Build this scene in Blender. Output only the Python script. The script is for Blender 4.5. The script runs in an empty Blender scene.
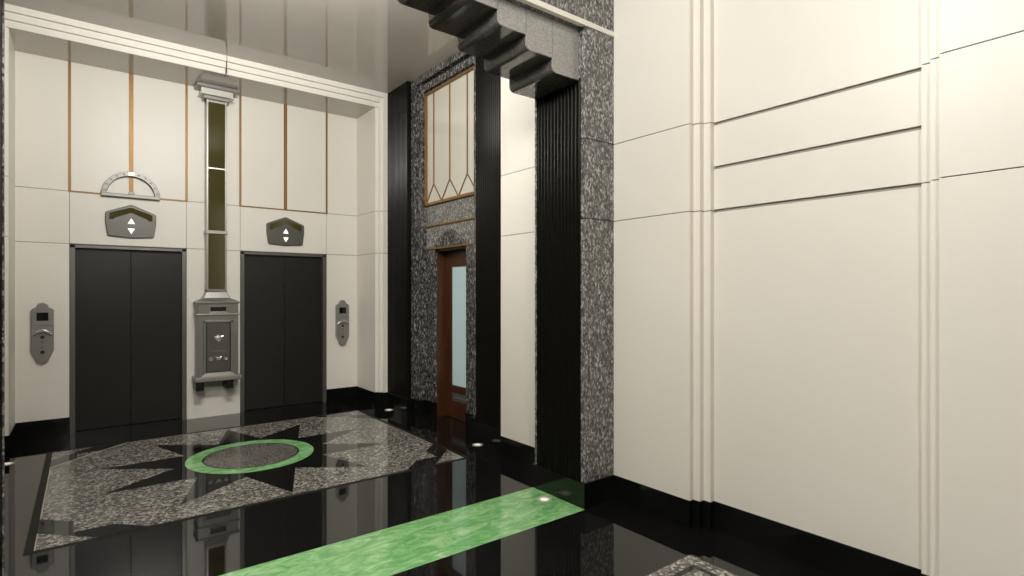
import bpy, bmesh, math, random
from mathutils import Vector, Matrix
random.seed(4)
SC = bpy.context.scene
COL = SC.collection
PI = math.pi
YF, YK = 2.900, 3.483   # portal front and back faces
CX = 1.327            # the lobby's centre line
YE = 7.99             # elevator wall
ZC = 4.40             # ceiling
J1, J2 = 2.147, 2.74  # the two joint heights that run round the room
BASE = 0.1875

# ------------------------------------------------------------------ materials
def mat(name, color, rough=0.4, metal=0.0, ior=1.5, emit=None, estr=0.0, coat=0.0):
    m = bpy.data.materials.new(name); m.use_nodes = True
    b = m.node_tree.nodes['Principled BSDF']
    b.inputs['Base Color'].default_value = (*color, 1)
    b.inputs['Roughness'].default_value = rough
    b.inputs['Metallic'].default_value = metal
    b.inputs['IOR'].default_value = ior
    if coat: b.inputs['Coat Weight'].default_value = coat; b.inputs['Coat Roughness'].default_value = 0.03
    if emit:
        b.inputs['Emission Color'].default_value = (*emit, 1)
        b.inputs['Emission Strength'].default_value = estr
    return m

def nodes(m):
    nt = m.node_tree
    return nt, nt.nodes, nt.links, nt.nodes['Principled BSDF']

def coords(nt, scale):
    tc = nt.nodes.new('ShaderNodeTexCoord'); mp = nt.nodes.new('ShaderNodeMapping')
    mp.inputs['Scale'].default_value = scale
    nt.links.new(tc.outputs['Object'], mp.inputs['Vector'])
    return mp.outputs['Vector']

def ramp(nt, fac, stops, interp='LINEAR'):
    r = nt.nodes.new('ShaderNodeValToRGB'); r.color_ramp.interpolation = interp
    e = r.color_ramp.elements
    while len(e) < len(stops): e.new(0.5)
    for i, (p, c) in enumerate(stops):
        e[i].position = p; e[i].color = (*c, 1)
    nt.links.new(fac, r.inputs['Fac'])
    return r.outputs['Color']

def noise_tex(nt, vec, scale, detail=4, rough=0.55, dist=0.0):
    n = nt.nodes.new('ShaderNodeTexNoise')
    n.inputs['Scale'].default_value = scale; n.inputs['Detail'].default_value = detail
    n.inputs['Roughness'].default_value = rough; n.inputs['Distortion'].default_value = dist
    nt.links.new(vec, n.inputs['Vector'])
    return n.outputs['Fac']

def g3(v): return (v, v, v)

def granite(name, scale, stops, rough, stretch=(1, 1, 1), mixn=0.5):
    m = mat(name, (0.1, 0.1, 0.1), rough)
    nt, N, L, b = nodes(m)
    v = coords(nt, stretch)
    n1 = noise_tex(nt, v, scale * 0.55, 3, 0.6)
    vadd = N.new('ShaderNodeVectorMath'); vadd.operation = 'ADD'
    nn = N.new('ShaderNodeTexNoise'); nn.inputs['Scale'].default_value = scale * 0.8
    L.new(v, nn.inputs['Vector'])
    sc = N.new('ShaderNodeVectorMath'); sc.operation = 'SCALE'; sc.inputs['Scale'].default_value = 1.1 / scale
    L.new(nn.outputs['Color'], sc.inputs[0]); L.new(v, vadd.inputs[0]); L.new(sc.outputs[0], vadd.inputs[1])
    vo = N.new('ShaderNodeTexVoronoi'); vo.inputs['Scale'].default_value = scale
    L.new(vadd.outputs[0], vo.inputs['Vector'])
    sep = N.new('ShaderNodeSeparateColor'); L.new(vo.outputs['Color'], sep.inputs[0])
    mx = N.new('ShaderNodeMix'); mx.data_type = 'FLOAT'; mx.inputs[0].default_value = mixn
    L.new(sep.outputs[0], mx.inputs[2]); L.new(n1, mx.inputs[3])
    c = ramp(nt, mx.outputs[0], stops)
    L.new(c, b.inputs['Base Color'])
    return m

def cream_mat():
    m = mat('cream_marble', (0.76, 0.73, 0.655), 0.42)
    nt, N, L, b = nodes(m)
    v = coords(nt, (1, 1, 1))
    f = noise_tex(nt, v, 0.9, 5, 0.55, 0.6)
    c = ramp(nt, f, [(0.3, (0.75, 0.718, 0.64)), (0.7, (0.785, 0.752, 0.675))])
    L.new(c, b.inputs['Base Color'])
    return m

def black_mat(name, base, rough, vein=0.02):
    m = mat(name, g3(base), rough)
    nt, N, L, b = nodes(m)
    v = coords(nt, (1, 1, 1))
    f = noise_tex(nt, v, 2.2, 8, 0.65, 1.2)
    c = ramp(nt, f, [(0.45, (base, base, base * .95)), (0.62, (base, base, base)), (0.8, (vein, vein * .95, vein * .9))])
    L.new(c, b.inputs['Base Color'])
    return m

def green_mat():
    m = mat('green_marble', (0.1, 0.3, 0.1), 0.12)
    nt, N, L, b = nodes(m)
    v = coords(nt, (1, 2.0, 1))
    f = noise_tex(nt, v, 6.5, 12, 0.68, 1.0)
    c = ramp(nt, f, [(0.25, (0.09, 0.27, 0.085)), (0.46, (0.165, 0.42, 0.15)), (0.58, (0.29, 0.54, 0.25)), (0.74, (0.55, 0.69, 0.46))])
    L.new(c, b.inputs['Base Color'])
    return m

def brushed(name, color, rough, metal, amp=0.25, scale=(1, 1, 60), base=30):
    m = mat(name, color, rough, metal)
    nt, N, L, b = nodes(m)
    v = coords(nt, scale)
    f = noise_tex(nt, v, base, 4, 0.6)
    lo = tuple(c * (1 - amp) for c in color); hi = tuple(min(1, c * (1 + amp)) for c in color)
    L.new(ramp(nt, f, [(0.3, lo), (0.7, hi)]), b.inputs['Base Color'])
    return m

def wood_mat():
    m = mat('dark_red_wood', (0.06, 0.022, 0.008), 0.35)
    nt, N, L, b = nodes(m)
    v = coords(nt, (9, 9, 0.8))
    f = noise_tex(nt, v, 4, 6, 0.6, 0.8)
    L.new(ramp(nt, f, [(0.3, (0.032, 0.011, 0.004)), (0.7, (0.078, 0.026, 0.008))]), b.inputs['Base Color'])
    return m

M = {}
M['cream'] = cream_mat()
M['joint'] = mat('joint_shadow_gap', (0.10, 0.095, 0.08), 0.8)
M['groove'] = mat('groove_stone', (0.30, 0.285, 0.245), 0.8)
M['floor'] = black_mat('black_polished_granite', 0.006, 0.035, 0.012)
M['black'] = black_mat('black_base_granite', 0.005, 0.12, 0.03)
M['flute'] = mat('black_fluted_stone', (0.006, 0.0055, 0.0042), 0.24, 0, 1.4)
M['flute'].node_tree.nodes['Principled BSDF'].inputs['Specular IOR Level'].default_value = 0.15
M['matt_black'] = mat('honed_black_stone', (0.010, 0.010, 0.009), 0.5)
M['matt_black'].node_tree.nodes['Principled BSDF'].inputs['Specular IOR Level'].default_value = 0.15
M['granite'] = granite('grey_flecked_granite', 100, [(0.18, g3(0.04)), (0.48, (0.115, 0.111, 0.106)), (0.64, (0.20, 0.193, 0.183)), (0.88, (0.58, 0.56, 0.53))], 0.16, (1, 1, 0.5), 0.42)
M['granite_dark'] = granite('dark_flecked_granite', 72, [(0.2, g3(0.016)), (0.48, (0.05, 0.048, 0.046)), (0.64, (0.10, 0.096, 0.092)), (0.88, (0.36, 0.345, 0.325))], 0.14, (1, 1, 0.5), 0.42)
M['granite_floor'] = granite('terrazzo_flecked_granite', 60, [(0.15, g3(0.05)), (0.42, (0.11, 0.106, 0.093)), (0.60, (0.185, 0.175, 0.155)), (0.85, (0.47, 0.45, 0.40))], 0.10, (1, 1, 1), 0.35)
M['granite_disc'] = granite('fine_terrazzo_granite', 90, [(0.15, g3(0.05)), (0.5, (0.125, 0.115, 0.105)), (0.88, (0.30, 0.28, 0.25))], 0.10, (1, 1, 1), 0.5)
M['corbel'] = granite('fine_grey_granite', 130, [(0.15, (0.22, 0.21, 0.195)), (0.5, (0.30, 0.288, 0.27)), (0.85, (0.40, 0.385, 0.36))], 0.09, (1, 1, 1), 0.5)
M['soffit'] = granite('fine_grey_granite_shaded', 130, [(0.15, (0.055, 0.052, 0.047)), (0.5, (0.085, 0.081, 0.074)), (0.85, (0.13, 0.124, 0.115))], 0.06, (1, 1, 1), 0.5)  # same corbel stone, darkened to paint in the shade on its undersides
M['green'] = green_mat()
M['gold'] = mat('aged_brass', (0.235, 0.125, 0.032), 0.45, 0.4)
M['white_line'] = mat('pale_metal_line', (0.50, 0.48, 0.42), 0.35, 0.2)
M['ceiling'] = mat('gloss_ceiling_paint', (0.52, 0.475, 0.42), 0.02, 0.0, 1.75)
M['door_metal'] = brushed('dark_bronze_steel', (0.032, 0.030, 0.027), 0.30, 0.45, 0.35, (50, 50, 1.5), 12)
M['door_frame'] = mat('grey_steel_frame', (0.17, 0.165, 0.15), 0.35, 0.6)
M['satin'] = brushed('satin_nickel', (0.36, 0.345, 0.32), 0.36, 0.65, 0.10)
M['lantern_metal'] = brushed('grey_lantern_metal', (0.115, 0.110, 0.10), 0.42, 0.5, 0.10)
M['dial_metal'] = brushed('pale_dial_metal', (0.215, 0.208, 0.192), 0.42, 0.5, 0.08)
M['station_metal'] = brushed('call_station_pewter', (0.29, 0.285, 0.27), 0.36, 0.5, 0.10)
M['cap_metal'] = mat('pale_polished_metal', (0.66, 0.64, 0.58), 0.3, 0.25)
M['pewter'] = brushed('dark_pewter', (0.26, 0.253, 0.235), 0.34, 0.6, 0.15)
M['bright_metal'] = mat('bright_nickel', (0.80, 0.78, 0.72), 0.22, 0.85)
M['olive'] = mat('olive_glass', (0.060, 0.052, 0.010), 0.09, 0.0, 1.7)
M['screen'] = mat('black_glass_screen', (0.01, 0.01, 0.01), 0.08)
M['black_metal'] = mat('black_iron', (0.012, 0.012, 0.012), 0.35, 0.3)
M['amber'] = mat('amber_button', (0.25, 0.13, 0.03), 0.3)
M['red_button'] = mat('dark_red_button', (0.05, 0.012, 0.008), 0.3)
M['arrow'] = mat('lit_white_arrow', (0.9, 0.9, 0.85), 0.4, emit=(1, 0.98, 0.92), estr=0.75)
M['dark_mark'] = mat('engraved_dark_mark', (0.06, 0.058, 0.05), 0.6)
M['milk_glass'] = mat('cream_milk_glass', (0.56, 0.54, 0.46), 0.06, 0.0, 1.6)
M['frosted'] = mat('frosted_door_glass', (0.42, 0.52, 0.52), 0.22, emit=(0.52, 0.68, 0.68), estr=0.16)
M['wood'] = wood_mat()
M['lamp_lens'] = mat('lit_floor_lamp_lens', (0.8, 0.78, 0.7), 0.25, emit=(1, 0.95, 0.82), estr=0.55)
M['lamp_ring'] = mat('floor_lamp_steel_ring', (0.62, 0.58, 0.52), 0.35, 0.4)

# ------------------------------------------------------------------ geometry helpers
def box(bm, x0, x1, y0, y1, z0, z1):
    if x0 > x1: x0, x1 = x1, x0
    if y0 > y1: y0, y1 = y1, y0
    vs = [bm.verts.new((x, y, z)) for x in (x0, x1) for y in (y0, y1) for z in (z0, z1)]
    for f in ((0, 1, 3, 2), (4, 6, 7, 5), (0, 4, 5, 1), (2, 3, 7, 6), (0, 2, 6, 4), (1, 5, 7, 3)):
        bm.faces.new([vs[i] for i in f])

def prism(bm, pts, axis, a0, a1):
    """extrude a polygon: axis 'y' -> pts are (x,z); 'z' -> (x,y); 'x' -> (y,z)"""
    def P(p, a):
        return {'y': (p[0], a, p[1]), 'z': (p[0], p[1], a), 'x': (a, p[0], p[1])}[axis]
    A = [bm.verts.new(P(p, a0)) for p in pts]; B = [bm.verts.new(P(p, a1)) for p in pts]
    n = len(pts)
    bm.faces.new(A); bm.faces.new(B[::-1])
    for i in range(n):
        bm.faces.new((A[i], A[(i + 1) % n], B[(i + 1) % n], B[i]))

def frustum(bm, r0, r1):
    """tapered block between two rectangles (x0,x1,y0,y1,z)"""
    def ring(r): return [bm.verts.new(p) for p in ((r[0], r[2], r[4]), (r[1], r[2], r[4]), (r[1], r[3], r[4]), (r[0], r[3], r[4]))]
    A, B = ring(r0), ring(r1)
    bm.faces.new(A[::-1]); bm.faces.new(B)
    for i in range(4): bm.faces.new((A[i], A[(i + 1) % 4], B[(i + 1) % 4], B[i]))

def lathe_z(bm, prof, cx, cy, seg=32):
    rings = []
    for r, z in prof:
        rings.append([bm.verts.new((cx + r * math.cos(2 * PI * k / seg), cy + r * math.sin(2 * PI * k / seg), z)) for k in range(seg)])
    for a, b in zip(rings, rings[1:]):
        for k in range(seg): bm.faces.new((a[k], a[(k + 1) % seg], b[(k + 1) % seg], b[k]))
    bm.faces.new(rings[0][::-1]); bm.faces.new(rings[-1])

def annulus(bm, cx, cy, r0, r1, z0, z1, seg=96, a0=0.0, a1=2 * PI, plane='xy'):
    """ring (or arc) with real thickness; plane 'xz' stands it up with z0..z1 as y range"""
    full = abs(a1 - a0 - 2 * PI) < 1e-6
    n = seg if full else seg + 1
    def V(r, t, h):
        u, v = cx + r * math.cos(t), cy + r * math.sin(t)
        return bm.verts.new((u, v, h) if plane == 'xy' else (u, h, v))
    R = []
    for k in range(n):
        t = a0 + (a1 - a0) * k / seg
        R.append((V(r0, t, z0), V(r1, t, z0), V(r1, t, z1), V(r0, t, z1)))
    for k in range(seg):
        a, b = R[k], R[(k + 1) % n]
        for i in range(4): bm.faces.new((a[i], a[(i + 1) % 4], b[(i + 1) % 4], b[i]))
    if not full:
        bm.faces.new(R[0]); bm.faces.new(R[-1][::-1])

def ellipsoid(bm, c, r, seg=12):
    bmesh.ops.create_uvsphere(bm, u_segments=seg, v_segments=seg // 2 + 2, radius=1.0,
                              matrix=Matrix.Translation(c) @ Matrix.Diagonal((*r, 1)))

def cyl_y(bm, cx, cz, r, y0, y1, seg=20):
    prism(bm, [(cx + r * math.cos(2 * PI * k / seg), cz + r * math.sin(2 * PI * k / seg)) for k in range(seg)], 'y', y0, y1)

def mirror(bm, c=CX):
    for v in bm.verts: v.co.x = 2 * c - v.co.x
    return bm

def obj(name, bm, m, parent=None, bevel=0.0, smooth=False, segs=2):
    bmesh.ops.recalc_face_normals(bm, faces=bm.faces)
    me = bpy.data.meshes.new(name); bm.to_mesh(me); bm.free()
    me.materials.append(m)
    if smooth:
        for p in me.polygons: p.use_smooth = True
    o = bpy.data.objects.new(name, me); COL.objects.link(o)
    if parent is not None:
        o.parent = parent
        base = Vector(parent.location)
        q = parent.parent
        while q is not None: base += Vector(q.location); q = q.parent
        o.location = -base
    if bevel:
        bv = o.modifiers.new('bevel', 'BEVEL'); bv.width = bevel; bv.segments = segs
        bv.limit_method = 'ANGLE'; bv.angle_limit = math.radians(40)
    return o

def tag(o, label, cat, group=None, kind=None):
    o['label'] = label; o['category'] = cat
    if group: o['group'] = group
    if kind: o['kind'] = kind
    return o

def empty(name, loc, label, cat, group=None, kind=None):
    o = bpy.data.objects.new(name, None); COL.objects.link(o)
    o.location = loc; o.empty_display_size = 0.1
    return tag(o, label, cat, group, kind)

def copy_tree(o, parent=None):
    c = o.copy(); COL.objects.link(c)
    if parent is not None: c.parent = parent
    for ch in list(o.children): copy_tree(ch, c)
    return c

def BM(): return bmesh.new()

def flutes_y(x, y0, y1, n, depth, z0, z1, back):
    """wall strip facing -X at plane x with n concave flutes running up it"""
    bm = BM(); pts = []; w = (y1 - y0) / n; fil = w * 0.14
    for i in range(n):
        a = y0 + i * w
        pts.append((x, a))
        for k in range(9):
            t = PI * k / 8
            pts.append((x + depth * math.sin(t), a + w / 2 - (w / 2 - fil) * math.cos(t)))
        pts.append((x, a + w))
    ded = [pts[0]]
    for p in pts[1:]:
        if abs(p[0] - ded[-1][0]) + abs(p[1] - ded[-1][1]) > 1e-6: ded.append(p)
    ded += [(x + back, y1), (x + back, y0)]
    prism(bm, ded, 'z', z0, z1)
    return bm

G = 0.003   # half the width of a stone joint
COURSES = [(BASE, J1), (J1, J2), (J2, ZC)]
def wall_segments(bm, segs, back, courses=COURSES, g=G):
    for (xf, y0, y1) in segs:
        for k, (z0, z1) in enumerate(courses):
            box(bm, xf, back, y0, y1, z0 + (g if k else 0), z1 - (g if k < len(courses) - 1 else 0))

# ------------------------------------------------------------------ room shell
XL = 2 * CX - 3.24
YB = -4.6
bm = BM(); box(bm, -6.2, 4.3, YB, YE + 0.5, -0.12, 0.0)
tag(obj('floor', bm, M['floor']), 'polished black granite floor mirroring the lobby walls', 'floor', kind='structure')

bm = BM(); box(bm, -6.2, 4.3, YB, YE + 0.4, ZC, ZC + 0.15)
cl = tag(obj('ceiling', bm, M['ceiling']), 'glossy pale grey ceiling mirroring the elevator wall', 'ceiling', kind='structure')

# --- right wall of the front hall, with the stepped niche
def front_wall(name, mir, label):
    segs = [(3.24, 2.222, 3.30), (3.283, 2.172, 2.222), (3.327, 2.121, 2.172),
            (3.327, 0.890, 0.938), (3.283, 0.8425, 0.890), (3.24, YB, 0.8425)]
    a = BM(); wall_segments(a, segs, 3.9)
    gz = 0.011
    cs = [(BASE, 2.147 - gz), (2.147 + gz, 2.438 - gz), (2.438 + gz, 2.735 - gz), (2.735 + gz, ZC)]
    wall_segments(a, [(3.37, 0.938, 2.121)], 3.9, cs, 0)
    j = BM()
    for xf, y0, y1 in segs: box(j, xf + 0.010, 3.85, y0 + .008, y1 - .008, BASE, ZC)
    gr = BM(); box(gr, 3.37 + 0.016, 3.85, 0.946, 2.113, BASE, ZC)
    b = BM()
    for xf, y0, y1 in segs + [(3.37, 0.938, 2.121)]: box(b, xf - 0.006, 3.8, y0, y1, 0, BASE)
    if mir: mirror(a); mirror(j); mirror(b); mirror(gr)
    w = tag(obj(name, a, M['cream']), label, 'wall', kind='structure')
    obj('joint_line', j, M['joint'], w)
    obj('groove', gr, M['groove'], w)
    return w, b
w, b = front_wall('wall_right', False, 'cream stone wall with a stepped niche panel and three dark grooves')
tag(obj('baseboard_right', b, M['black'], None, 0.002), 'black stone baseboard under the grooved cream wall', 'baseboard', kind='structure')

# --- side walls of the elevator lobby: near wall, steps, bay, steps, alcove
BY0, BY1 = 4.365, 7.335
def lobby_wall(mir, lab_near, lab_alc):
    near = [(3.24, 3.30, BY0), (3.285, BY0, BY0 + .045), (3.33, BY0 + .045, BY0 + .09)]
    alc = [(3.33, BY1 - .09, BY1 - .045), (3.285, BY1 - .045, BY1), (3.24, BY1, YE + 0.3)]
    for nm, segs, lab in (('near', near, lab_near), ('alc', alc, lab_alc)):
        a = BM(); wall_segments(a, segs, 3.9)
        j = BM()
        for xf, y0, y1 in segs: box(j, xf + 0.010, 3.85, y0 + .008, y1 - .008, BASE, ZC)
        b = BM()
        for xf, y0, y1 in segs: box(b, xf - 0.006, 3.8, y0, y1, 0, BASE)
        if mir: mirror(a); mirror(j); mirror(b)
        side = 'left' if mir else 'right'
        w = tag(obj('wall_' + side, a, M['cream']), lab, 'wall', kind='structure')
        obj('joint_line', j, M['joint'], w)
        tag(obj('baseboard_' + side, b, M['black'], None, 0.002), 'black stone baseboard under ' + lab[:1].lower() + lab[1:], 'baseboard', kind='structure')
lobby_wall(False, 'cream wall between the two fluted black pilasters', 'cream stepped wall end between the right elevator and the fluted pilaster')
lobby_wall(True, 'cream wall opposite the office door, behind the portal', 'cream stepped wall end in the corner nearest the dial elevator')

bm = BM(); box(bm, -6.2, XL - .02, YF, YK, 0, ZC)
tag(obj('wall_portal', bm, M['granite']), 'grey granite wall continuing the portal away from the grooved wall', 'wall', kind='structure')
bm = BM(); box(bm, -6.4, -6.2, YB, YF, 0, ZC)
tag(obj('wall_side', bm, M['granite_dark']), 'dark granite wall on the far side of the hall', 'wall', kind='structure')
bm = BM(); box(bm, -6.4, 4.3, YB - 0.2, YB, 0, ZC)
tag(obj('wall_front', bm, M['granite_dark']), 'dark granite wall closing the hall behind the viewer', 'wall', kind='structure')

# --- elevator wall
DL = (-0.129, 1.018); DR = (2 * CX - 1.018, 2 * CX + 0.129)
DT = 2.135
bm = BM()
cols = [XL - 0.2, DL[0], DL[1], DR[0], DR[1], 3.44]
for i in range(5):
    x0, x1 = cols[i], cols[i + 1]
    for k, (z0, z1) in enumerate(COURSES):
        if k == 0 and i in (1, 3): continue
        if i == 2 and k == 0: z0 = 0
        gl = 0.0025
        box(bm, x0 + (gl if i else 0), x1 - (gl if i < 4 else 0), YE, YE + 0.3, z0 + (G if k else 0), z1 - (G if k < 2 else 0))
we = tag(obj('wall_back', bm, M['cream']), 'cream stone wall with two elevator doors and brass strips', 'wall', kind='structure')
bm = BM()
for i in range(5):
    z0 = J1 - 0.012 if i in (1, 3) else BASE
    box(bm, cols[i], cols[i + 1], YE + 0.010, YE + 0.28, z0, ZC)
obj('joint_line', bm, M['joint'], we)
bm = BM()
for i in (0, 4): box(bm, cols[i], cols[i + 1], YE - 0.006, YE + 0.3, 0, BASE)
tag(obj('baseboard_back', bm, M['black'], None, 0.002), 'black stone baseboard of the elevator wall', 'baseboard', kind='structure')

# --- stepped cornice and soffit over the elevators
bm = BM()
box(bm, XL - 0.1, 3.34, BY1 - 0.012, YE + 0.3, 4.2, ZC)
co = tag(obj('cornice', bm, M['ceiling']), 'stepped pale cornice with a lowered soffit above the elevators', 'cornice', kind='structure')
for k, (yf, z0) in enumerate(((7.318, 4.202), (7.281, 4.267), (7.2425, 4.333))):
    bm = BM(); xm = CX + 0.012
    e = 0.045 * k
    box(bm, XL - e - .055, xm - .0025, yf, yf + 0.05, z0, ZC)
    box(bm, xm + .0025, 3.24 + e + .055, yf, yf + 0.05, z0, ZC)
    obj('cornice_step', bm, M['cream'], co, 0.004)
bm = BM(); box(bm, CX + 0.0095, CX + 0.0145, 7.249, 7.40, 4.1985, ZC - .001)
obj('joint_line', bm, M['joint'], co)

# ------------------------------------------------------------------ bays with the office doors
OY0, OY1 = 5.455, 6.19       # door opening
WY0, WY1 = 5.235, 6.41       # window / inner plane
def bay(mir, dn, wn, where):
    mm = (lambda b: mirror(b)) if mir else (lambda b: b)
    side = 'left' if mir else 'right'
    ox = (2 * CX - 3.5) if mir else 3.5
    # stepped granite surround
    root = empty('trim_1', (ox, 5.82, 0), 'stepped grey granite door surround ' + where, 'door surround', kind='structure')
    for (xf, yA, yB, zt0, zt1) in ((3.445, 6.555, 6.66, 4.315, ZC), (3.49, WY1 + .022, 6.53, 4.20, 4.29)):
        b = BM()
        y2a, y2b = 2 * 5.8225 - yB, 2 * 5.8225 - yA
        box(b, xf, 3.95, yA, yB, BASE, ZC); box(b, xf, 3.95, y2a, y2b, BASE, ZC)
        box(b, xf, 3.95, y2b, yA, zt0, zt1)
        obj('granite_step', mm(b), M['granite_dark'], root, 0.003)
    b = BM()
    box(b, 3.54, 3.95, OY1, WY1, BASE, J1); box(b, 3.54, 3.95, WY0, OY0, BASE, J1)
    for (c, d) in ((WY1, 6.60), (2 * 5.8225 - 6.60, WY0)): box(b, 3.535, 3.95, c, d, BASE, ZC)
    box(b, 3.535, 3.95, WY0, WY1, 4.18, ZC)
    obj('jamb_panel', mm(b), M['granite_dark'], root)
    b = BM(); ym = 5.8225
    box(b, 3.545, 3.95, WY0, ym - .002, 2.46, 2.715); box(b, 3.545, 3.95, ym + .002, WY1, 2.46, 2.715)
    box(b, 3.545, 3.95, WY0, WY1, J1 + .015, 2.46)
    obj('lintel_panel', mm(b), M['granite'], root)
    b = BM()
    prism(b, [(ym - .40, J1 + .02), (ym + .40, J1 + .02), (ym + .20, 2.30), (ym + .05, 2.375), (ym - .05, 2.375), (ym - .20, 2.30)], 'x', 3.533, 3.55)
    obj('gable_relief', mm(b), M['granite_dark'], root, 0.004)
    b = BM()
    for (y0, y1, xf) in ((OY1, 6.66, 3.44), (2 * 5.8225 - 6.66, OY0, 3.44)):
        box(b, 3.44, 3.95, y0 + (.22 if y0 == OY1 else 0), y1 - (0 if y0 == OY1 else .22), 0, BASE)
        if y0 == OY1: box(b, 3.533, 3.95, OY1, WY1, 0, BASE)
        else: box(b, 3.533, 3.95, WY0, OY0, 0, BASE)
    obj('base_block', mm(b), M['black'], root)
    for zc_, th in ((2.155, .022), (2.45, .024)):
        b = BM(); box(b, 3.528, 3.56, WY0, WY1, zc_ - th / 2, zc_ + th / 2)
        obj('brass_strip', mm(b), M['gold'], root, 0.003)
    # window over the door
    wr = empty(wn, (ox, 5.82, 2.72), 'tall milk glass transom window with brass zigzag ' + where, 'window', kind='structure')
    b = BM(); fw = .024
    z0, z1 = 2.715, 4.18
    box(b, 3.515, 3.56, WY0, WY0 + fw, z0, z1); box(b, 3.515, 3.56, WY1 - fw, WY1, z0, z1)
    box(b, 3.515, 3.56, WY0, WY1, z0, z0 + .036); box(b, 3.515, 3.56, WY0, WY1, z1 - fw, z1)
    obj('window_frame', mm(b), M['gold'], wr, 0.003)
    b = BM(); box(b, 3.548, 3.60, WY0, WY1, z0, z1)
    obj('pane', mm(b), M['milk_glass'], wr)
    sp = (WY1 - WY0) / 3
    for k in range(3):
        y = WY0 + sp * (k + .5)
        b = BM(); box(b, 3.536, 3.552, y - .007, y + .007, 2.98, z1 - .01)
        obj('muntin', mm(b), M['gold'], wr)
    b = BM(); zb, zt, hw = z0 + .03, 2.985, .007
    for k in range(6):
        ya, yb = WY0 + sp * k / 2, WY0 + sp * (k + 1) / 2
        za, zb2 = (zb, zt) if k % 2 == 0 else (zt, zb)
        prism(b, [(ya - hw, za), (ya + hw, za), (yb + hw, zb2), (yb - hw, zb2)], 'x', 3.536, 3.552)
    obj('zigzag_bar', mm(b), M['gold'], wr)
    # door, set deep in the wall
    dr = empty(dn, (3.7 if not mir else 2 * CX - 3.7, 5.82, 0), 'dark red wooden door with a tall frosted glass pane ' + where, 'door', kind='structure')
    b = BM()
    box(b, 3.575, 3.72, OY1 - .012, OY1 + .06, 0, J1); box(b, 3.575, 3.72, OY0 - .06, OY0 + .012, 0, J1)
    box(b, 3.575, 3.72, OY0 - .06, OY1 + .06, J1 - .03, J1 + .05)
    obj('door_frame', mm(b), M['wood'], dr, 0.004)
    gy0, gy1, gz0, gz1 = OY0 + .155, OY1 - .150, .42, 1.92
    b = BM(); xd = 3.70
    box(b, xd, xd + .045, OY0 + .012, gy0, 0.006, J1 - .03); box(b, xd, xd + .045, gy1, OY1 - .012, 0.006, J1 - .03)
    box(b, xd, xd + .045, gy0, gy1, 0.006, gz0); box(b, xd, xd + .045, gy0, gy1, gz1, J1 - .03)
    obj('door_leaf', mm(b), M['wood'], dr, 0.003)
    b = BM(); box(b, xd + .015, xd + .03, gy0 - .005, gy1 + .005, gz0 - .005, gz1 + .005)
    obj('pane', mm(b), M['frosted'], dr)
    b = BM(); box(b, xd - .006, xd + .01, gy0 + .01, gy1 - .02, .225, .325)
    mp = obj('mail_slot', mm(b), M['door_frame'], dr, 0.003)
    b = BM(); box(b, xd - .009, xd, gy0 + .06, gy1 - .07, .262, .288)
    obj('slot_flap', mm(b), M['pewter'], mp, 0.002)
    b = BM(); ellipsoid(b, Vector((xd - .055, OY0 + .07, 1.02)), (.022, .028, .028)); box(b, xd - .05, xd, OY0 + .06, OY0 + .08, 1.01, 1.03)
    obj('door_knob', mm(b), M['gold'], dr, smooth=True)
    b = BM(); box(b, 3.76, 3.95, OY0 - .1, OY1 + .1, 0, J1 + .1)
    obj('backing', mm(b), M['black_metal'], dr)
bay(False, 'door_3', 'window_1', 'between the fluted pilasters')
bay(True, 'door_4', 'window_2', 'facing the visible office door across the lobby')

def pilaster(mir, y0, y1, label):
    x = 3.386
    root = empty('pilaster', ((2 * CX - 3.44) if mir else 3.44, (y0 + y1) / 2, 0), label, 'pilaster', 'fluted black pilasters of the lobby bays', 'structure')
    b = flutes_y(x, y0, y1, 16, .014, BASE, ZC, .5)
    obj('fluted_shaft', mirror(b) if mir else b, M['flute'], root)
    b = BM(); box(b, x - .006, 3.9, y0 - .004, y1 + .004, 0, BASE)
    obj('plinth', mirror(b) if mir else b, M['black'], root, 0.003)
PY = ((6.645, 7.243), (4.457, 5.02))
pilaster(False, *PY[0], 'fluted black pilaster beside the stepped cream alcove wall, past the wooden door')
pilaster(False, *PY[1], 'fluted black pilaster between the wooden door and the plain cream wall')
pilaster(True, *PY[0], 'fluted black pilaster across the lobby, on the elevator side')
pilaster(True, *PY[1], 'fluted black pilaster across the lobby, on the portal side')

# ------------------------------------------------------------------ portal between hall and lobby
YCF = 2.972
XJR, XJL = 2.932, -0.292
PC = (XJR + XJL) / 2
port = empty('portal_arch', (PC, 3.2, 0), 'granite portal with stepped corbelled lintel and black fluted jambs', 'portal', kind='structure')
HB = 3.566
for sgn, xj, xw in ((1, XJR, 3.26), (-1, XJL, XL - .02)):
    b = BM()
    for k, (z0, z1) in enumerate(((BASE, J1), (J1, J2), (J2, HB))):
        box(b, xj, xw, YF, 2.950, z0 + (G if k else 0), z1 - (G if k < 2 else 0))
    box(b, xj, xw, 3.463, YK, BASE, HB)
    box(b, xj, xw, 2.94, 3.47, 3.2, HB)
    obj('granite_jamb', b, M['granite'], port, 0.002)
    b = BM(); box(b, xj + sgn * .008, xw - sgn * .008, YF + .008, 2.935, BASE, HB)
    obj('joint_line', b, M['joint'], port)
    b = flutes_y(XJR + .006, 2.950, 3.463, 13, .012, BASE, 3.22, .03)
    if sgn < 0: mirror(b, PC)
    obj('fluted_panel', b, M['flute'], port)
    b = BM(); box(b, xj - sgn * .018, xw, YF - .006, YK + .012, 0, BASE)
    obj('base_block', b, M['black'], port, 0.003)
# header
b = BM(); box(b, XL - .02, 3.26, YF, YCF + .02, HB + .002, ZC)
obj('header_panel', b, M['granite'], port, 0.002)
b = BM(); box(b, XL - .01, 3.245, YF - .010, YF + .03, HB, HB + .039)
obj('cream_strip', b, M['cream'], port, 0.002)
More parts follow.
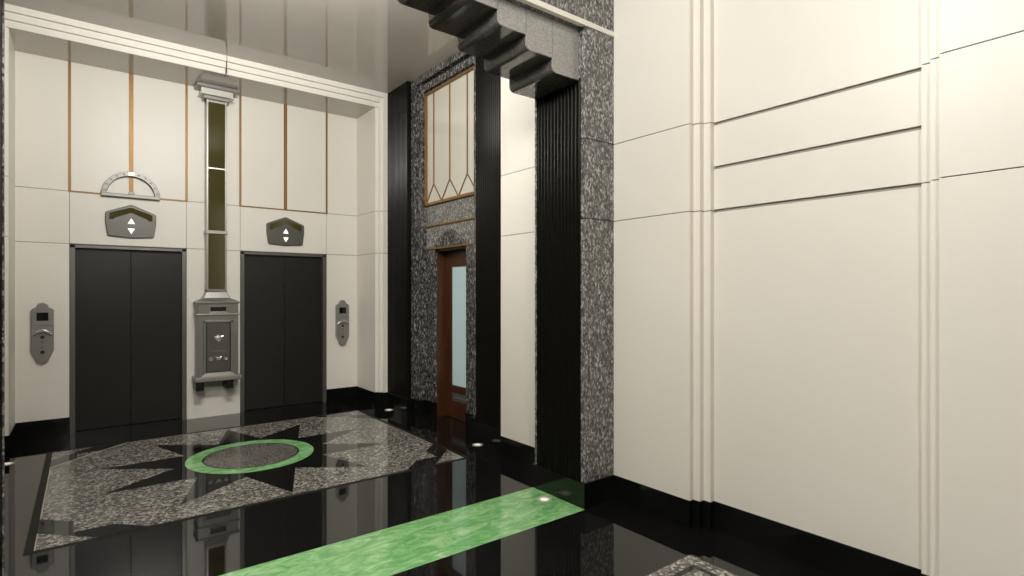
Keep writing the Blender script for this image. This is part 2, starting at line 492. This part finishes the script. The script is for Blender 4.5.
# corbelled lintel
ST = 0.2435; Z0 = 3.187; DZ = 0.0995; R = 0.042
def side_profile():
    pts = []
    for k in range(5):
        xe = XJR - .020 - ST * (k + 1); z = Z0 + DZ * k
        for i in range(7):
            t = PI / 2 * i / 6
            pts.append((xe + R - R * math.sin(t), z + R - R * math.cos(t)))
        pts.append((xe, z + DZ))
    return pts
right = [(XJR + .02, ZC), (XJR + .02, Z0)] + side_profile()
right[-1] = (right[-1][0], Z0 + DZ * 5)
left = [(2 * PC - x, z) for x, z in reversed(right)]
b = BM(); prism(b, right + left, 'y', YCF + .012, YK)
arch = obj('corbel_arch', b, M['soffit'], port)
for k in range(5):
    xe = XJR - .020 - ST * (k + 1); x1 = XJR - .001 if k == 0 else xe + ST - .0035
    z = Z0 + DZ * k
    pts = [(x1, HB + .05), (x1, z)]
    pts += [(xe + .0015 + R - R * math.sin(PI / 2 * i / 6), z + R - R * math.cos(PI / 2 * i / 6)) for i in range(7)] + [(xe + .0015, HB + .05)]
    if z > HB - .06: continue
    for sgn in (1, -1):
        b = BM(); prism(b, [((x if sgn > 0 else 2 * PC - x), zz) for x, zz in pts], 'y', YCF, YCF + .0125)
        obj('facing_slab', b, M['corbel'], port)

# ------------------------------------------------------------------ brass frames on the elevator wall
for side, (dx0, dx1), lab in ((0, DL, 'brass strips on the cream panel above the left elevator, behind the dial'), (1, DR, 'brass strips on the cream panel above the right elevator')):
    r = empty('trim_2', ((dx0 + dx1) / 2, YE, J2), lab, 'brass trim', kind='structure')
    for xc, wd in ((dx0, .026), ((dx0 + dx1) / 2, .044), (dx1, .026)):
        b = BM(); box(b, xc - wd / 2, xc + wd / 2, YE - .006, YE + .02, J2 - .008, 4.21)
        obj('brass_strip', b, M['gold'], r, 0.002)
    b = BM(); box(b, dx0 - .013, dx1 + .013, YE - .007, YE + .02, J2 - .010, J2 + .008)
    obj('brass_strip', b, M['gold'], r, 0.002)

# ------------------------------------------------------------------ elevator doors
for n, (dx0, dx1), lab in ((1, DL, 'dark steel elevator door below the semicircular floor dial'), (2, DR, 'dark steel elevator door nearer the wooden office door')):
    r = empty('door_%d' % n, ((dx0 + dx1) / 2, YE, 0), lab, 'elevator door', kind='structure')
    b = BM(); fw = .050
    box(b, dx0 + .003, dx0 + fw, YE - .004, YE + .16, 0, DT); box(b, dx1 - fw, dx1 - .003, YE - .004, YE + .16, 0, DT)
    box(b, dx0 + .003, dx1 - .003, YE - .004, YE + .16, DT - .032, DT)
    obj('door_frame', b, M['door_frame'], r, 0.003)
    xm = (dx0 + dx1) / 2
    for a, c in ((dx0 + fw - .005, xm - .002), (xm + .002, dx1 - fw + .005)):
        b = BM(); box(b, a, c, YE + .055, YE + .09, 0.014, DT - .025)
        obj('door_panel', b, M['door_metal'], r, 0.003)
    b = BM(); box(b, dx0 + .01, dx1 - .01, YE + .095, YE + .16, 0, DT)
    obj('shaft_backing', b, M['black_metal'], r)
    b = BM(); box(b, dx0 + fw, dx1 - fw, YE + .0, YE + .10, 0, .006)
    obj('sill', b, M['black_metal'], r)

# ------------------------------------------------------------------ hall lanterns (direction signs)
def lantern(cx, label):
    r = empty('elevator_lantern', (cx, YE, 2.43), label, 'elevator sign', 'direction signs over the elevators')
    def rounded(pts, rad):
        out = []
        n = len(pts)
        for i in range(n):
            p, a, c = Vector(pts[i]), Vector(pts[i - 1]), Vector(pts[(i + 1) % n])
            u, v = (a - p).normalized(), (c - p).normalized()
            for k in range(4):
                t = k / 3
                q = (p + u * rad) * (1 - t) ** 2 + p * 2 * t * (1 - t) + (p + v * rad) * t ** 2
                out.append((q.x, q.y))
        return out
    outl = rounded([(-.25, 2.535), (0, 2.638), (.25, 2.535), (.25, 2.42), (.228, 2.258), (0, 2.240), (-.228, 2.258), (-.25, 2.42)], .022)
    b = BM(); prism(b, [(cx + x, z) for x, z in outl], 'y', YE - .032, YE + .002)
    obj('back_plate', b, M['lantern_metal'], r, 0.006)
    ch = [(-.212, 2.524), (0, 2.602), (.212, 2.524), (.212, 2.452), (.165, 2.452), (.165, 2.468), (0, 2.541), (-.165, 2.468), (-.165, 2.452), (-.212, 2.452)]
    b = BM(); prism(b, [(cx + x, z) for x, z in ch], 'y', YE - .037, YE - .03)
    obj('olive_glass', b, M['olive'], r, 0.001)
    for tri in ([(-.036, 2.408), (.036, 2.408), (0, 2.474)], [(-.036, 2.354), (0, 2.288), (.036, 2.354)]):
        b = BM(); prism(b, [(cx + x, z) for x, z in tri], 'y', YE - .036, YE - .03)
        obj('lit_arrow', b, M['arrow'], r)
DCL, DCR = sum(DL) / 2, sum(DR) / 2
lantern(DCL, 'six-sided grey elevator sign with white arrows under the semicircular dial')
lantern(DCR - .003, 'six-sided grey elevator sign with white arrows over the elevator nearer the office door')

# ------------------------------------------------------------------ floor dial
r = empty('floor_dial', (DCL, YE, 2.74), 'semicircular pewter floor dial over the left elevator', 'dial')
b = BM(); annulus(b, DCL, 2.735, .236, .290, YE - .045, YE, 48, 0, PI, 'xz')
obj('dial_arc', b, M['dial_metal'], r, 0.004)
b = BM(); box(b, DCL - .29, DCL + .29, YE - .05, YE, 2.716, 2.757)
obj('base_bar', b, M['dial_metal'], r, 0.005)
b = BM(); prism(b, [(DCL - .034, 2.757), (DCL + .034, 2.757), (DCL + .022, 2.79), (DCL - .022, 2.79)], 'y', YE - .04, YE)
obj('pointer_hub', b, M['dial_metal'], r, 0.004)
for k in range(11):
    t = PI * (0.06 + 0.88 * k / 10)
    if abs(t - PI / 2) < .05: continue
    c = Vector((DCL + .263 * math.cos(t), 2.735 + .263 * math.sin(t)))
    u = Vector((math.cos(t), math.sin(t))); v = Vector((-u.y, u.x))
    p = [c + u * .013 + v * .005, c - u * .013 + v * .005, c - u * .013 - v * .005, c + u * .013 - v * .005]
    b = BM(); prism(b, [tuple(q) for q in p], 'y', YE - .0475, YE - .044)
    obj('floor_mark', b, M['dark_mark'], r)
b = BM(); prism(b, [(DCL - .03, 2.976), (DCL + .03, 2.976), (DCL + .03, 3.02), (DCL - .03, 3.02)], 'y', YE - .048, YE - .043)
obj('floor_lamp_window', b, M['satin'], r, 0.002)

# ------------------------------------------------------------------ call stations
def station(cx, wd, label):
    r = empty('call_station', (cx, YE, .82), label, 'call station', 'elevator call stations')
    h = wd / 2
    pts = []
    dome_r = h * .56; zs = 1.425
    pts += [(-h, zs - .02), (-h + .02, zs)]
    for k in range(13):
        t = PI - PI * k / 12
        pts.append((dome_r * math.cos(t), zs + .006 + .054 * math.sin(t)))
    pts += [(h - .02, zs), (h, zs - .02), (h, .955), (h * .50, .845)]
    for k in range(1, 8):
        t = -PI * k / 8
        pts.append((h * .50 * math.cos(t), .845 + .028 * math.sin(t)))
    pts += [(-h * .50, .845), (-h, .955)]
    b = BM(); prism(b, [(cx + x, z) for x, z in pts], 'y', YE - .045, YE + .001)
    obj('face_plate', b, M['station_metal'], r, 0.008)
    b = BM(); box(b, cx - .05, cx + .05, YE - .048, YE - .03, 1.285, 1.374)
    obj('display_screen', b, M['screen'], r, 0.002)
    b = BM(); box(b, cx - h + .008, cx + h - .008, YE - .053, YE - .04, 1.238, 1.252)
    obj('ledge', b, M['station_metal'], r, 0.004)
    b = BM(); n = 12; up, lo = [], []
    for k in range(n + 1):
        s = -1 + 2 * k / n
        up.append((cx + s * h * .90, 1.128 + .062 * (1 - s * s)))
        lo.append((cx + s * h * .90, 1.120 + .040 * (1 - s * s)))
    prism(b, up + lo[::-1], 'y', YE - .075, YE - .04)
    obj('chrome_visor', b, M['bright_metal'], r, 0.005)
    for z, mk, rad in ((1.105, 'red_button', .019), (1.052, 'amber', .012), (.992, 'amber', .012), (.940, 'red_button', .019)):
        b = BM(); cyl_y(b, cx, z, rad, YE - .050, YE - .04)
        obj('button', b, M[mk], r, 0.002)
station(-.360, .193, 'pewter call station with black screen in the corner by the dial elevator')
station(3.006, .193, 'pewter call station with black screen between the right elevator and the stepped cream wall')

# ------------------------------------------------------------------ mail chute and letter box
MX = 1.333
r = empty('mail_chute', (MX, YE, 1.5), 'tall olive glass mail chute rising to the soffit between the elevators', 'mail chute')
yc = 7.845
b = BM()
for s in (-1, 1): box(b, MX + s * .094, MX + s * .116, yc, YE, 1.60, 4.06)
box(b, MX - .116, MX + .116, yc + .02, YE, 3.99, 4.06)
obj('metal_frame', b, M['satin'], r, 0.003)
for z0, z1 in ((1.62, 2.345), (2.375, 3.16), (3.172, 4.0)):
    b = BM(); box(b, MX - .096, MX + .096, yc + .006, yc + .02, z0, z1)
    obj('olive_pane', b, M['olive'], r)
b = BM(); box(b, MX - .094, MX + .094, yc + .03, YE, 1.6, 4.0)
obj('back_channel', b, M['pewter'], r)
b = BM(); box(b, MX - .127, MX + .127, yc - .012, YE, 2.335, 2.380)
obj('collar_band', b, M['satin'], r, 0.006)
b = BM(); box(b, MX - .10, MX + .10, yc, yc + .03, 3.158, 3.174)
obj('glazing_bar', b, M['bright_metal'], r)
b = BM()
frustum(b, (MX - .155, MX + .155, yc - .03, YE, 1.521), (MX - .116, MX + .116, yc - .005, YE, 1.60))
box(b, MX - .116, MX + .116, yc - .005, YE, 1.60, 1.635)
obj('flared_foot', b, M['pewter'], r, 0.004)
b = BM()
box(b, MX - .15, MX + .15, yc - .02, YE, 4.03, 4.075)
box(b, MX - .235, MX + .235, yc - .08, YE, 4.155, 4.1995)
obj('cap_plate', b, M['pewter'], r, 0.006)
b = BM(); box(b, MX - .18, MX + .18, yc - .045, YE, 4.085, 4.155); box(b, MX - .195, MX + .195, yc - .06, YE, 4.072, 4.088)
obj('cap_fascia', b, M['cap_metal'], r, 0.004)

r = empty('mail_box', (MX, YE, .40), 'pewter wall letter box with raised emblem under the olive mail chute', 'mail box')
yf = 7.74
b = BM()
frustum(b, (MX - .245, MX + .245, yf - .012, YE, 1.475), (MX - .16, MX + .16, yf + .07, YE, 1.520))
box(b, MX - .245, MX + .245, yf - .012, YE, 1.455, 1.478)
obj('lid', b, M['pewter'], r, 0.005)
b = BM()
box(b, MX - .228, MX + .228, yf, YE, .53, 1.456)
obj('body', b, M['pewter'], r, 0.006)
b = BM(); box(b, MX - .242, MX + .242, yf - .014, YE, 1.308, 1.328)
obj('upper_moulding', b, M['satin'], r, 0.005)
b = BM(); frustum(b, (MX - .11, MX + .11, yf - .022, yf + .01, 1.335), (MX - .085, MX + .085, yf - .004, yf + .01, 1.360))
sl = obj('mail_slot', b, M['bright_metal'], r, 0.003)
b = BM(); box(b, MX - .088, MX + .088, yf - .003, yf + .006, 1.36, 1.412)
obj('slot_opening', b, M['black_metal'], sl)
b = BM(); box(b, MX - .095, MX + .095, yf - .018, yf + .006, 1.412, 1.424)
obj('slot_hood', b, M['pewter'], sl, 0.002)
# framed front door of the box
b = BM(); px0, px1, pz0, pz1 = MX - .168, MX + .168, .575, 1.245
for (a0, a1, c0, c1) in ((px0, px0 + .03, pz0, pz1), (px1 - .03, px1, pz0, pz1), (px0, px1, pz1 - .03, pz1)):
    box(b, a0, a1, yf - .016, yf + .004, c0, c1)
fr = obj('front_frame', b, M['pewter'], r, 0.005)
b = BM(); box(b, MX - .130, MX + .130, yf - .006, yf + .004, .605, 1.206)
dp = obj('front_panel', b, M['lantern_metal'], r, 0.004)
b = BM(); box(b, MX - .1385, MX + .1385, yf - .002, yf + .003, .60, 1.217)
obj('painted_gap_shade', b, M['black_metal'], r)  # black sheet painting the shade in the gap round the front panel
# raised emblem: bird with spread wings above a shield, and a lock row
b = BM()
prism(b, [(MX - .060, 1.055), (MX - .030, 1.045), (MX - .012, 1.06), (MX, 1.072), (MX + .012, 1.06), (MX + .030, 1.045), (MX + .060, 1.055),
          (MX + .036, 1.010), (MX + .018, .985), (MX, .972), (MX - .018, .985), (MX - .036, 1.010)], 'y', yf - .018, yf - .004)
obj('emblem', b, M['bright_metal'], dp, 0.004)
b = BM(); ellipsoid(b, Vector((MX, yf - .016, 1.026)), (.020, .006, .020))
obj('emblem_body', b, M['bright_metal'], dp, smooth=True)
for x, z, rr in ((MX - .085, .765, .018), (MX + .085, .762, .018)):
    b = BM(); annulus(b, x, z, .009, rr + .004, yf - .014, yf - .004, 20, 0, 2 * PI, 'xz')
    obj('lock_ring', b, M['bright_metal'], dp, 0.002)
b = BM(); prism(b, [(MX - .042, .80), (MX - .014, .785), (MX + .014, .785), (MX + .042, .80), (MX + .022, .752), (MX, .742), (MX - .022, .752)], 'y', yf - .018, yf - .004)
obj('keyhole_shield', b, M['bright_metal'], dp, 0.004)
b = BM()
for k in range(7):
    t = -1 + 2 * k / 6
    ellipsoid(b, Vector((MX + .062 * t, yf - .007, .852 + .012 * (1 - t * t))), (.006, .005, .006), 8)
obj('stud_row', b, M['bright_metal'], dp, smooth=True)
b = BM(); frustum(b, (MX - .20, MX + .20, yf - .045, yf + .01, .545), (MX - .15, MX + .15, yf - .012, yf + .01, .592))
obj('sloping_sill', b, M['satin'], r, 0.004)
b = BM(); box(b, MX - .262, MX + .262, yf - .035, YE, .486, .545)
obj('bottom_moulding', b, M['satin'], r, 0.012, segs=3)
for x in (MX - .20, MX + .135):
    b = BM(); box(b, x - .045, x + .045, yf + .01, YE, .375, .486); box(b, x - .028, x + .028, yf + .0, YE, .40, .47)
    obj('bracket', b, M['black_metal'], r, 0.010)
b = BM(); box(b, MX - .13, MX + .10, YE - .06, YE, .40, .486)
obj('back_plate', b, M['pewter'], r, 0.004)

# ------------------------------------------------------------------ floor inlays
def medallion(name, y0, y1, label, star):
    x0, x1 = -.246, 2.900
    cx, cy = CX, (y0 + y1) / 2
    r = empty(name, (cx, cy, 0), label, 'floor inlay', kind='thing')
    z = .0004
    b = BM(); e = .048
    box(b, x0 - e, x1 + e, y0 - e, y1 + e, 0, z)
    obj('black_border', b, M['matt_black'], r)
    b = BM(); box(b, x0, x1, y0, y1, 0, 2 * z)
    obj('granite_field', b, M['granite_floor'], r)
    for sx in (0, 1):
        for sy in (0, 1):
            def T(p): return ((x1 - p[0]) if sx else (x0 + p[0]), (y1 - p[1]) if sy else (y0 + p[1]))
            b = BM()
            prism(b, [T(p) for p in ((0, .31), (0, .60), (.19, .41), (.19, .19), (.41, .19), (.60, 0), (.31, 0))], 'z', 0, 3 * z)
            obj('corner_band', b, M['floor'], r)
            if not sy: continue
            b = BM(); w_ = .006
            prism(b, [T(p) for p in ((0, .60 + w_), (0, .60 - w_), (.60 - w_, 0), (.60 + w_, 0))], 'z', 0, 3.4 * z)
            obj('metal_line', b, M['white_line'], r)
    b = BM(); lw = .007
    for a in ((x0, x0 + lw, y0, y1), (x1 - lw, x1, y0, y1), (x0, x1, y1 - lw, y1)): box(b, *a, 0, 2.8 * z)
    obj('metal_line', b, M['white_line'], r)
    if star:
        cy -= .0
        pts = []
        for k in range(20):
            t = PI / 2 + PI * k / 10; rad = 1.272 if k % 2 == 0 else .668
            pts.append((cx - .01 + rad * math.cos(t), cy + rad * math.sin(t)))
        b = BM(); prism(b, pts, 'z', 0, 3 * z)
        obj('star', b, M['floor'], r)
        cxx = cx - .022; cyy = cy + .025
        b = BM(); annulus(b, cxx, cyy, .43, .569, 0, 4 * z)
        obj('green_ring', b, M['green'], r)
        b = BM(); lathe_z(b, [(.414, 0), (.414, 4 * z)], cxx, cyy, 96)
        obj('centre_disc', b, M['granite_disc'], r)
    else:
        b = BM(); i, w_ = .085, .05
        for a in ((x0 + i, x1 - i, y1 - i - w_, y1 - i), (x0 + i, x1 - i, y0 + i, y0 + i + w_), (x0 + i, x0 + i + w_, y0 + i + w_, y1 - i - w_), (x1 - i - w_, x1 - i, y0 + i + w_, y1 - i - w_)):
            box(b, *a, 0, 3.2 * z)
        obj('black_inner_line', b, M['floor'], r)
    return r
medallion('floor_medallion', 4.508, 7.150, 'granite floor medallion with black star and green ring before the elevators', True)
def front_inlay():
    x0, x1, y0, y1 = -.246, 2.915, -.65, 2.0
    r = empty('floor_panel', (CX, .7, 0), 'granite floor panel with black inner line, at the foot of the grooved wall', 'floor inlay')
    z = .0004
    b = BM(); box(b, x0, x1, y0, y1, 0, z); obj('granite_field', b, M['granite_floor'], r)
    b = BM(); i, w_ = .085, .035
    for a in ((x0 + i, x1 - i, y1 - i - w_, y1 - i), (x0 + i, x1 - i, y0 + i, y0 + i + w_), (x0 + i, x0 + i + w_, y0 + i + w_, y1 - i - w_), (x1 - i - w_, x1 - i, y0 + i + w_, y1 - i - w_)):
        box(b, *a, 0, 2 * z)
    obj('black_inner_line', b, M['floor'], r)
front_inlay()
b = BM(); box(b, XJL + .018, XJR - .022, 2.885, 3.477, 0, .0008)
tag(obj('marble_strip', b, M['green']), 'green veined marble strip in the floor under the portal', 'floor inlay')

# ------------------------------------------------------------------ recessed floor lamps
def floor_lamp(x, y, label, src=None):
    if src is None:
        r = empty('recessed_floor_lamp', (x, y, 0), label, 'floor lamp', 'round lamps set into the floor')
        b = BM(); annulus(b, x, y, .034, .056, 0, .004, 32)
        obj('steel_ring', b, M['lamp_ring'], r)
        b = BM(); lathe_z(b, [(.036, 0), (.034, .003)], x, y, 24)
        obj('lens', b, M['lamp_lens'], r)
        return r
    r = copy_tree(src); r.location = (x, y, 0); r['label'] = label
    return r
L0 = floor_lamp(2.805, 3.215, 'round floor lamp set in the end of the green marble strip')
floor_lamp(3.255, 4.797, 'round floor lamp at the foot of the pilaster beside the plain cream wall', L0)
floor_lamp(3.27, 6.951, 'round floor lamp in the black floor before the pilaster by the stepped alcove', L0)
floor_lamp(-.566, 6.943, 'round floor lamp at the corner nearest the dial elevator, at the picture edge', L0)

# ------------------------------------------------------------------ light
def area(name, loc, size, power, color, rot=(0, 0, 0), sy=None):
    d = bpy.data.lights.new(name, 'AREA'); d.energy = power; d.color = color
    d.shape = 'RECTANGLE' if sy else 'DISK'; d.size = size
    if sy: d.size_y = sy
    o = bpy.data.objects.new(name, d); COL.objects.link(o); o.location = loc; o.rotation_euler = rot
    return o
def point(name, loc, power, color, r=0.12):
    d = bpy.data.lights.new(name, 'POINT'); d.energy = power; d.color = color; d.shadow_soft_size = r
    o = bpy.data.objects.new(name, d); COL.objects.link(o); o.location = loc
    return o
WARM = (1.0, 0.977, 0.93)
point('hall_pendant_lamp', (-0.3, 1.6, 4.12), 400, WARM, 0.3)
point('hall_pendant_lamp', (-0.3, -1.3, 4.12), 235, WARM, 0.3)
area('elevator_wall_fill', (1.12, YK + 0.10, 4.10), 1.5, 195, WARM, (math.radians(97), 0, math.radians(-18)), 0.40)  # unseen fill light added behind the portal to brighten the elevator wall

wd = bpy.data.worlds.new('world'); SC.world = wd; wd.use_nodes = True
wd.node_tree.nodes['Background'].inputs[0].default_value = (0.02, 0.02, 0.018, 1)

# ------------------------------------------------------------------ camera
cd = bpy.data.cameras.new('camera'); cam = bpy.data.objects.new('camera', cd); COL.objects.link(cam)
cd.sensor_width = 36; cd.lens = 553.0 / 1024 * 36
cd.shift_y = 4.0 / 1024
cd.clip_start = 0.02
yaw = math.atan2(512 - 84, 553)
cam.location = (0, 0, 1.6); cam.rotation_euler = (PI / 2, 0, -yaw)
SC.camera = cam
SC.view_settings.view_transform = 'Standard'; SC.view_settings.look = 'None'
SC.view_settings.exposure = 0.0; SC.view_settings.gamma = 1.0
SC.view_settings.use_curve_mapping = False
SC.cycles.use_denoising = True
SC.cycles.max_bounces = 10; SC.cycles.diffuse_bounces = 6; SC.cycles.glossy_bounces = 6
SC.cycles.sample_clamp_indirect = 6
